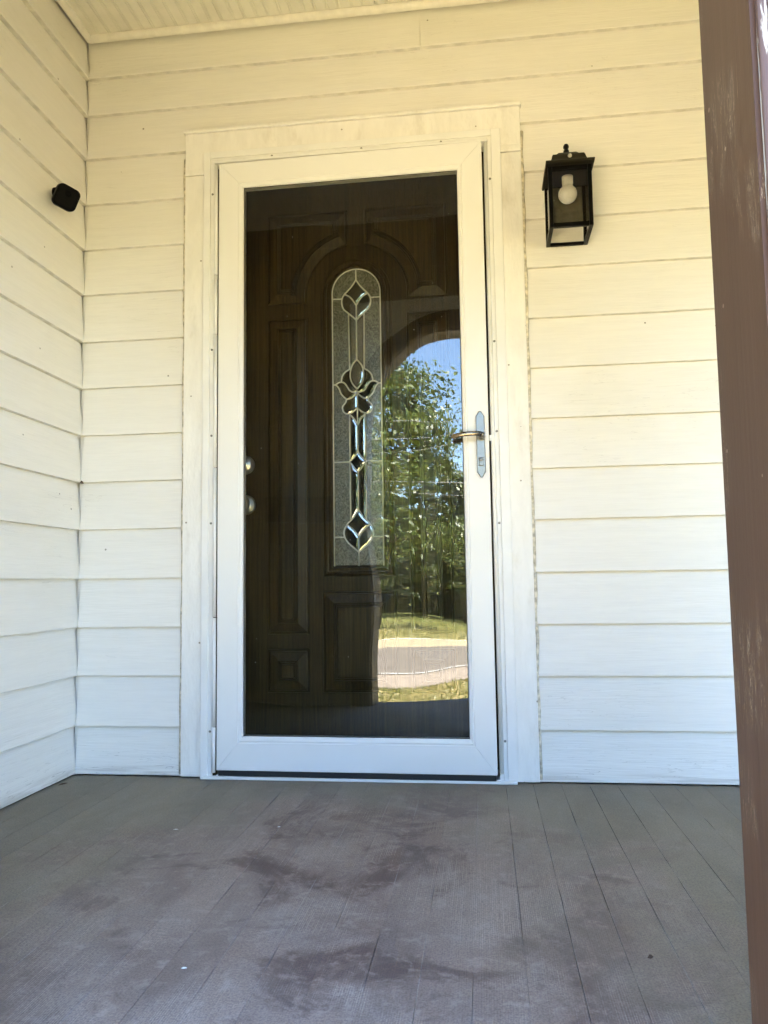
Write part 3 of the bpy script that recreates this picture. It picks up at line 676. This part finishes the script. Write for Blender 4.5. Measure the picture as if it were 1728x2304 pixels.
# leaded light
def arch_poly(hw, zb, zc=LZ, n=20): return [(CX + hw, zb)] + [(CX + hw * math.cos(math.pi * i / n), zc + hw * math.sin(math.pi * i / n)) for i in range(n + 1)] + [(CX - hw, zb)]
fr = ring_panel('light_moulding', arch_poly(.118, .625), [(0, 0), (.002, .008), (.008, .011), (.012, .007), (.016, .0065), (.018, .012), (.026, .013), (.029, .007), (.033, .006), (.036, .003)], DY - .0002, 'wood', fd, False)
ld = empty('leaded_light'); ld.parent = fd
pl = arch_poly(.0825, LB - .001); n = len(pl)
fro = mesh('frosted_glass', [(a, DY - .0035, b) for a, b in pl] + [(a, DY - .0008, b) for a, b in pl], [tuple(range(n)), tuple(range(2 * n - 1, n - 1, -1))] + [(k, (k + 1) % n, n + (k + 1) % n, n + k) for k in range(n)], 'frost', ld, False, True)
LY = DY - .0054
def lead(pts, mirror=True, r=.0025, sm=True):
    q = [(CX + a, LY, b) for a, b in pts]; q = smooth_line(q, 5) if sm and len(q) > 2 else q
    tube('caming', q, r, 'caming', ld, 6, .7)
    if mirror: tube('caming', [(2 * CX - a, b, c) for a, b, c in [tuple(p) for p in q]], r, 'caming', ld, 6, .7)
bord = [(-.0815, LB)] + [(-.0815, LZ)] + [(-.0815 * math.cos(math.pi * i / 24), LZ + .0815 * math.sin(math.pi * i / 24)) for i in range(1, 24)] + [(.0815, LZ), (.0815, LB)]
lead(bord, False, .0022, False)
D1 = [(0, 1.6203), (.0134, 1.6001), (.0255, 1.5865), (.0384, 1.5733)]; LF1 = [(.0384, 1.5715), (.0231, 1.5634), (.0103, 1.5488), (0, 1.5313)]
B1 = [(.0384, 1.5733), (.0475, 1.5590), (.0490, 1.5400), (.0430, 1.521), (.0268, 1.5058), (.0147, 1.4955), (0, 1.4813)]
PET = [(0, 1.346), (.0153, 1.3275), (.0220, 1.3056), (.0220, 1.2829), (.0145, 1.263), (0, 1.246)]
OUTP = [(.0240, 1.3143), (.0395, 1.3048), (.0495, 1.2917), (.0530, 1.2738)]
W1 = [(.0720, 1.2629), (.0600, 1.2705), (.0450, 1.2692), (.0345, 1.257), (.0255, 1.2423), (.0117, 1.2354), (0, 1.2372)]
W2 = [(.0720, 1.2629), (.0615, 1.2508), (.0535, 1.231), (.0364, 1.2140), (.019, 1.2162), (0, 1.2320)]
LB1 = [(.0362, 1.2130), (.0390, 1.2018), (.0497, 1.1880), (.0470, 1.1715), (.0340, 1.1625), (.0160, 1.168), (0, 1.1825)]
DD = [(.0262, 1.1605), (.012, 1.146), (0, 1.1221)]
ST = [(0, 1.0372), (.0080, 1.0220), (.0175, 1.0110), (.0298, 1.0018), (.0185, .9915), (.0100, .9785), (0, .9689)]
B2 = [(0, .8425), (.0142, .8200), (.0255, .8080), (.0384, .7945), (.0488, .7722), (.0455, .7500), (.0325, .7312), (.0150, .7160), (0, .7026)]
LF2 = [(.0384, .7930), (.0187, .7778), (.0085, .7650), (0, .7513)]
for c in (D1, LF1, B1, PET, OUTP, W1, W2, LB1, DD, B2, LF2): lead(c)
for hf in (ST[:4], ST[3:]): lead(hf)
for c in ([(0, 1.658), (0, 1.6203)], [(0, 1.5313), (0, 1.346)], [(0, 1.240), (0, 1.1221)], [(0, 1.1221), (0, 1.0372)], [(0, .9689), (0, .8425)], [(0, .7513), (0, LB)]): lead(c, False)
for c in ([(.0262, 1.5058), (.0245, 1.3143)], [(.0262, 1.1605), (.0262, 1.0045)], [(.0262, .999), (.0262, .8080)], [(.0485, 1.5565), (.0815, 1.557)], [(.0720, 1.2629), (.0815, 1.2625)], [(.0298, 1.0016), (.0815, 1.0014)], [(.0468, .7526), (.0815, .7526)]): lead(c)
def bevel_pane(poly2, bw=.0055):
    q = [(CX + a, b) for a, b in poly2]; n = len(q); r = inset(q, bw); v = [(a, DY - .0040, b) for a, b in q] + [(a, DY - .00525, b) for a, b in r]
    me_f = [(k, (k + 1) % n, n + (k + 1) % n, n + k) for k in range(n)] + [tuple(n + k for k in range(n))]
    mesh('bevelled_pane', v, me_f, 'bevel', ld, False, True)
def S2(pts, k=3): return [(p[0], p[1]) for p in [Vector(q) for q in smooth_line([(a, b, 0) for a, b in pts], k)]]
def mr(p): return [(-a, b) for a, b in reversed(p)]
halves = [S2(LF1)[::-1] + S2(B1)[1:-1] if 0 else S2(B1) + S2(LF1)[::-1][:-1], S2(OUTP) + S2(W1)[7:] + S2(PET)[::-1][1:10], S2(W1) + S2(W2)[::-1][:-1], S2(LB1) + [(0, 1.229), (.019, 1.2162)], S2(B2)[9:] + S2(LF2)[::-1][:-1],
          [(0, 1.4813), (.0147, 1.4955), (.0255, 1.5050), (.0245, 1.3160), (.0153, 1.3275), (0, 1.346)], [(.0262, 1.1605), (.0262, 1.0045), (.0080, 1.0220), (0, 1.0372), (0, 1.1221), (.012, 1.146)], [(.0262, .999), (.0262, .8080), (.0142, .8200), (0, .8425), (0, .9689), (.0100, .9785)]]
for hpoly in halves:
    bevel_pane(hpoly, .0068); bevel_pane(mr(hpoly), .0068)
for full in (S2(D1) + S2(LF1)[1:] + mr(S2(LF1))[1:] + mr(S2(D1))[1:-1], S2(PET) + mr(S2(PET))[1:-1], S2(LB1)[-4:] [::-1][:0] + [(0, 1.1825), (.016, 1.168), (.0262, 1.1625)] + S2(DD)[1:] + mr(S2(DD))[1:-1] + [(-.0262, 1.1625), (-.016, 1.168)], S2(ST) + mr(S2(ST))[1:-1], S2(B2)[:10] + S2(LF2) + mr(S2(LF2))[1:] + mr(S2(B2)[:10])[1:-1]):
    bevel_pane(full, .0072)
KP = [(0, .062), (.012, .061), (.022, .057), (.0265, .050), (.0255, .042), (.018, .034), (.011, .028), (.010, .016), (.014, .012), (.030, .009), (.033, .004), (.033, 0)]
lathe('knob', KP, (.178, DY, .8680), 'knobmetal', fd, '-y', 32)
lathe('deadbolt', [(0, .020), (.010, .020), (.012, .018), (.020, .016), (.024, .013), (.031, .006), (.032, 0)], (.176, DY, 1.003), 'knobmetal', fd, '-y', 32)

# ================================================================== LANTERN
lt = tag(empty('wall_lantern'), 'black box wall lantern with a bulb, right of the door', 'wall lamp')
LX0, LX1, LYF, LYB, LZ0, LZ1 = 1.1835, 1.3110, -.1460, -.0020, 1.6480, 1.842
bw = .0115
def bar(x, y, z): box('frame_bar', x, y, z, 'blackpaint', lt, .0012)
for xx in ((LX0, LX0 + bw), (LX1 - bw, LX1)):
    bar(xx, (LYF, LYF + bw), (LZ0 + .0122, LZ1)); bar(xx, (LYB - bw, LYB), (LZ0 + .0122, LZ1)); bar(xx, (LYF, LYB), (LZ0, LZ0 + .012))
bar((LX0 + bw + .0002, LX1 - bw - .0002), (LYF, LYF + bw), (LZ0, LZ0 + .0135)); bar((LX0 + bw + .0002, LX1 - bw - .0002), (LYB - bw * .8, LYB), (LZ0, LZ0 + .010)); bar((LX0 + bw + .0002, LX1 - bw - .0002), (LYF, LYF + bw), (LZ1 - .016, LZ1 - .0003))
box('back_plate', (LX0 + bw + .0005, LX1 - bw - .0005), (-.010, -.0022), (1.722, LZ1 - .0003), 'lampback', lt, .001)
box('glass_panel', (LX0 + bw - .002, LX1 - bw + .002), (LYF + .004, LYF + .0065), (LZ0 + .012, LZ1 - .012), 'lglass', lt)
for xx in (LX0 + .004, LX1 - .0065): box('glass_panel', (xx, xx + .0025), (LYF + bw - .002, LYB - bw + .002), (LZ0 + .0125, LZ1 - .002), 'lglass', lt)
cxl, cyl = (LX0 + LX1) / 2, -.074
tiers = [(.0705, .094, 1.8360), (.0715, .095, 1.8425), (.0700, .093, 1.8450), (.060, .078, 1.8530), (.0535, .066, 1.8590), (.0510, .062, 1.8660), (.0490, .058, 1.8760), (.0460, .054, 1.8830), (.036, .041, 1.8900), (.0320, .036, 1.8935), (.026, .029, 1.9010), (.017, .018, 1.9065), (.009, .009, 1.9085)]
v = []; f = []
for hx, hy, z in tiers:
    y1 = min(cyl + hy, -.0008); v += [(cxl - hx, cyl - hy, z), (cxl + hx, cyl - hy, z), (cxl + hx, y1, z), (cxl - hx, y1, z)]
for i in range(len(tiers) - 1):
    for k in range(4): a = 4 * i + k; b = 4 * i + (k + 1) % 4; f.append((a, b, b + 4, a + 4))
f += [(0, 3, 2, 1), tuple(4 * (len(tiers) - 1) + k for k in range(4))]
mesh('roof', v, f, 'roofpaint', lt, False, True)
lathe('finial', [(.007, 0), (.0045, .002), (.0088, .008), (.0092, .011), (.0075, .016), (.0052, .018), (.0085, .023), (.0088, .028), (.006, .034), (0, .0365)], (cxl, cyl, 1.9075), 'blackpaint', lt, 'z', 20)
lathe('light_sensor', [(0, .006), (.004, .0058), (.0062, .004), (.0066, 0)], (cxl + .003, cyl - .0600, 1.8720), 'lens', lt, '-y', 18)
lathe('lamp_socket', [(0, 0), (.017, 0), (.017, -.022), (.0, -.022)], (1.2475, -.078, 1.8358), 'moulding', lt, 'z', 20)
lathe('bulb', [(0, .049), (.0140, .0485), (.0150, .046), (.0150, .030), (.0165, .0245)] + [(.0285 * math.cos(R(a)), .0285 * math.sin(R(a))) for a in range(48, -91, -9)], (1.2465, -.080, 1.7790), 'bulb', lt, 'z', 28)
lathe('mounting_block', [(0, .006), (.034, .006), (.037, .004), (.0375, -.003)], (1.2120, .001, 1.776), 'trim', lt, '-y', 28)

# ================================================================== SECURITY CAMERA
sc_ = tag(empty('security_camera'), 'small black security camera on the left wall', 'camera')
def rounded(name, sx, sy, sz, mw, mat, bev, parent):
    b = bmesh.new(); bmesh.ops.create_cube(b, size=1)
    for vv in b.verts: vv.co = Vector((vv.co.x * sx, vv.co.y * sy, vv.co.z * sz))
    ed = [e for e in b.edges if abs((e.verts[0].co - e.verts[1].co).y) > 1e-6]
    bmesh.ops.bevel(b, geom=ed, offset=bev, segments=7, affect='EDGES', profile=.5)
    ed = [e for e in b.edges if len(e.link_faces) == 2 and e.calc_face_angle(0) > 1.2]
    bmesh.ops.bevel(b, geom=ed, offset=.006, segments=3, affect='EDGES', profile=.5)
    me = bpy.data.meshes.new(name); b.to_mesh(me); b.free(); o = link(name, me, mat, parent, False); o.matrix_local = mw; return o
cc = Vector((-.300, -.232, 1.812))
fw = Vector((.62, -.70, -.36)).normalized()            # lens direction
up = Vector((.0, .0, 1.0)); rt = fw.cross(up).normalized(); up = rt.cross(fw).normalized()
rl = R(-16); r2 = rt * math.cos(rl) - up * math.sin(rl); u2 = rt * math.sin(rl) + up * math.cos(rl)
mw = Matrix(((r2.x, -fw.x, u2.x, cc.x), (r2.y, -fw.y, u2.y, cc.y), (r2.z, -fw.z, u2.z, cc.z), (0, 0, 0, 1)))
rounded('camera_body', .0700, .036, .0700, mw, 'camblack', .017, sc_)
lathe_o = lathe('lens', [(0, .003), (.007, .003), (.009, .0015), (.010, 0)], (0, 0, 0), 'camblack', sc_, '-y', 20); lathe_o.matrix_local = mw @ Matrix.Translation((0, -.0175, .012))
tube('ball_joint', [cc - fw * .016, cc - fw * .034 + Vector((-.008, .006, 0)), Vector((-.343, -.196, 1.846))], [.014, .011, .013], 'camblack', sc_, 14)
tube('wall_mount', [(-.3590, -.194, 1.848), (-.345, -.194, 1.848), (-.341, -.194, 1.848)], [.019, .019, .014], 'camblack', sc_, 20)

# ================================================================== SMALL LITTER
def bit(name, x, y, z, L, wd, h, a, mat, label, cat):
    v = [(-L, 0, 0), (-L * .3, -wd, 0), (L, -wd * .2, 0), (L * .4, wd, 0), (-L * .2, 0, h), (L * .5, 0, h * .7)]
    f = [(0, 1, 4), (1, 2, 5, 4), (2, 3, 5), (3, 0, 4, 5), (0, 3, 2, 1)]
    o = mesh(name, v, f, mat, None, False, True); o.location = (x, y, z); o.rotation_euler = (0, 0, a); tag(o, label, cat); return o
bit('paint_chip', .4407, -.4786, .001, .0045, .003, .002, .3, 'chip', 'tiny white paint chip on the floor below the door centre', 'paint chip')
bit('paint_chip', .4764, -1.1994, .001, .0055, .002, .002, .2, 'chip', 'tiny white sliver on the floor nearest the camera', 'paint chip')
bit('paint_chip', .1895, -.5188, .001, .0070, .0012, .0015, .25, 'chip', 'thin white sliver on the olive floor left of the door', 'paint chip')
bit('dried_bug', 1.2109, -1.0943, .001, .0060, .004, .005, .5, 'twig', 'small dark dried bug on the floor at lower right', 'bug')
bit('dead_leaf', -.335, -.115, .001, .018, .004, .004, 1.1, 'twig', 'small brown dead leaf at the foot of the left wall', 'leaf')
bit('mud_nest', -.352, -.004, .944, .007, .005, .010, .4, 'mud', 'small brown mud nest in the wall corner', 'nest')
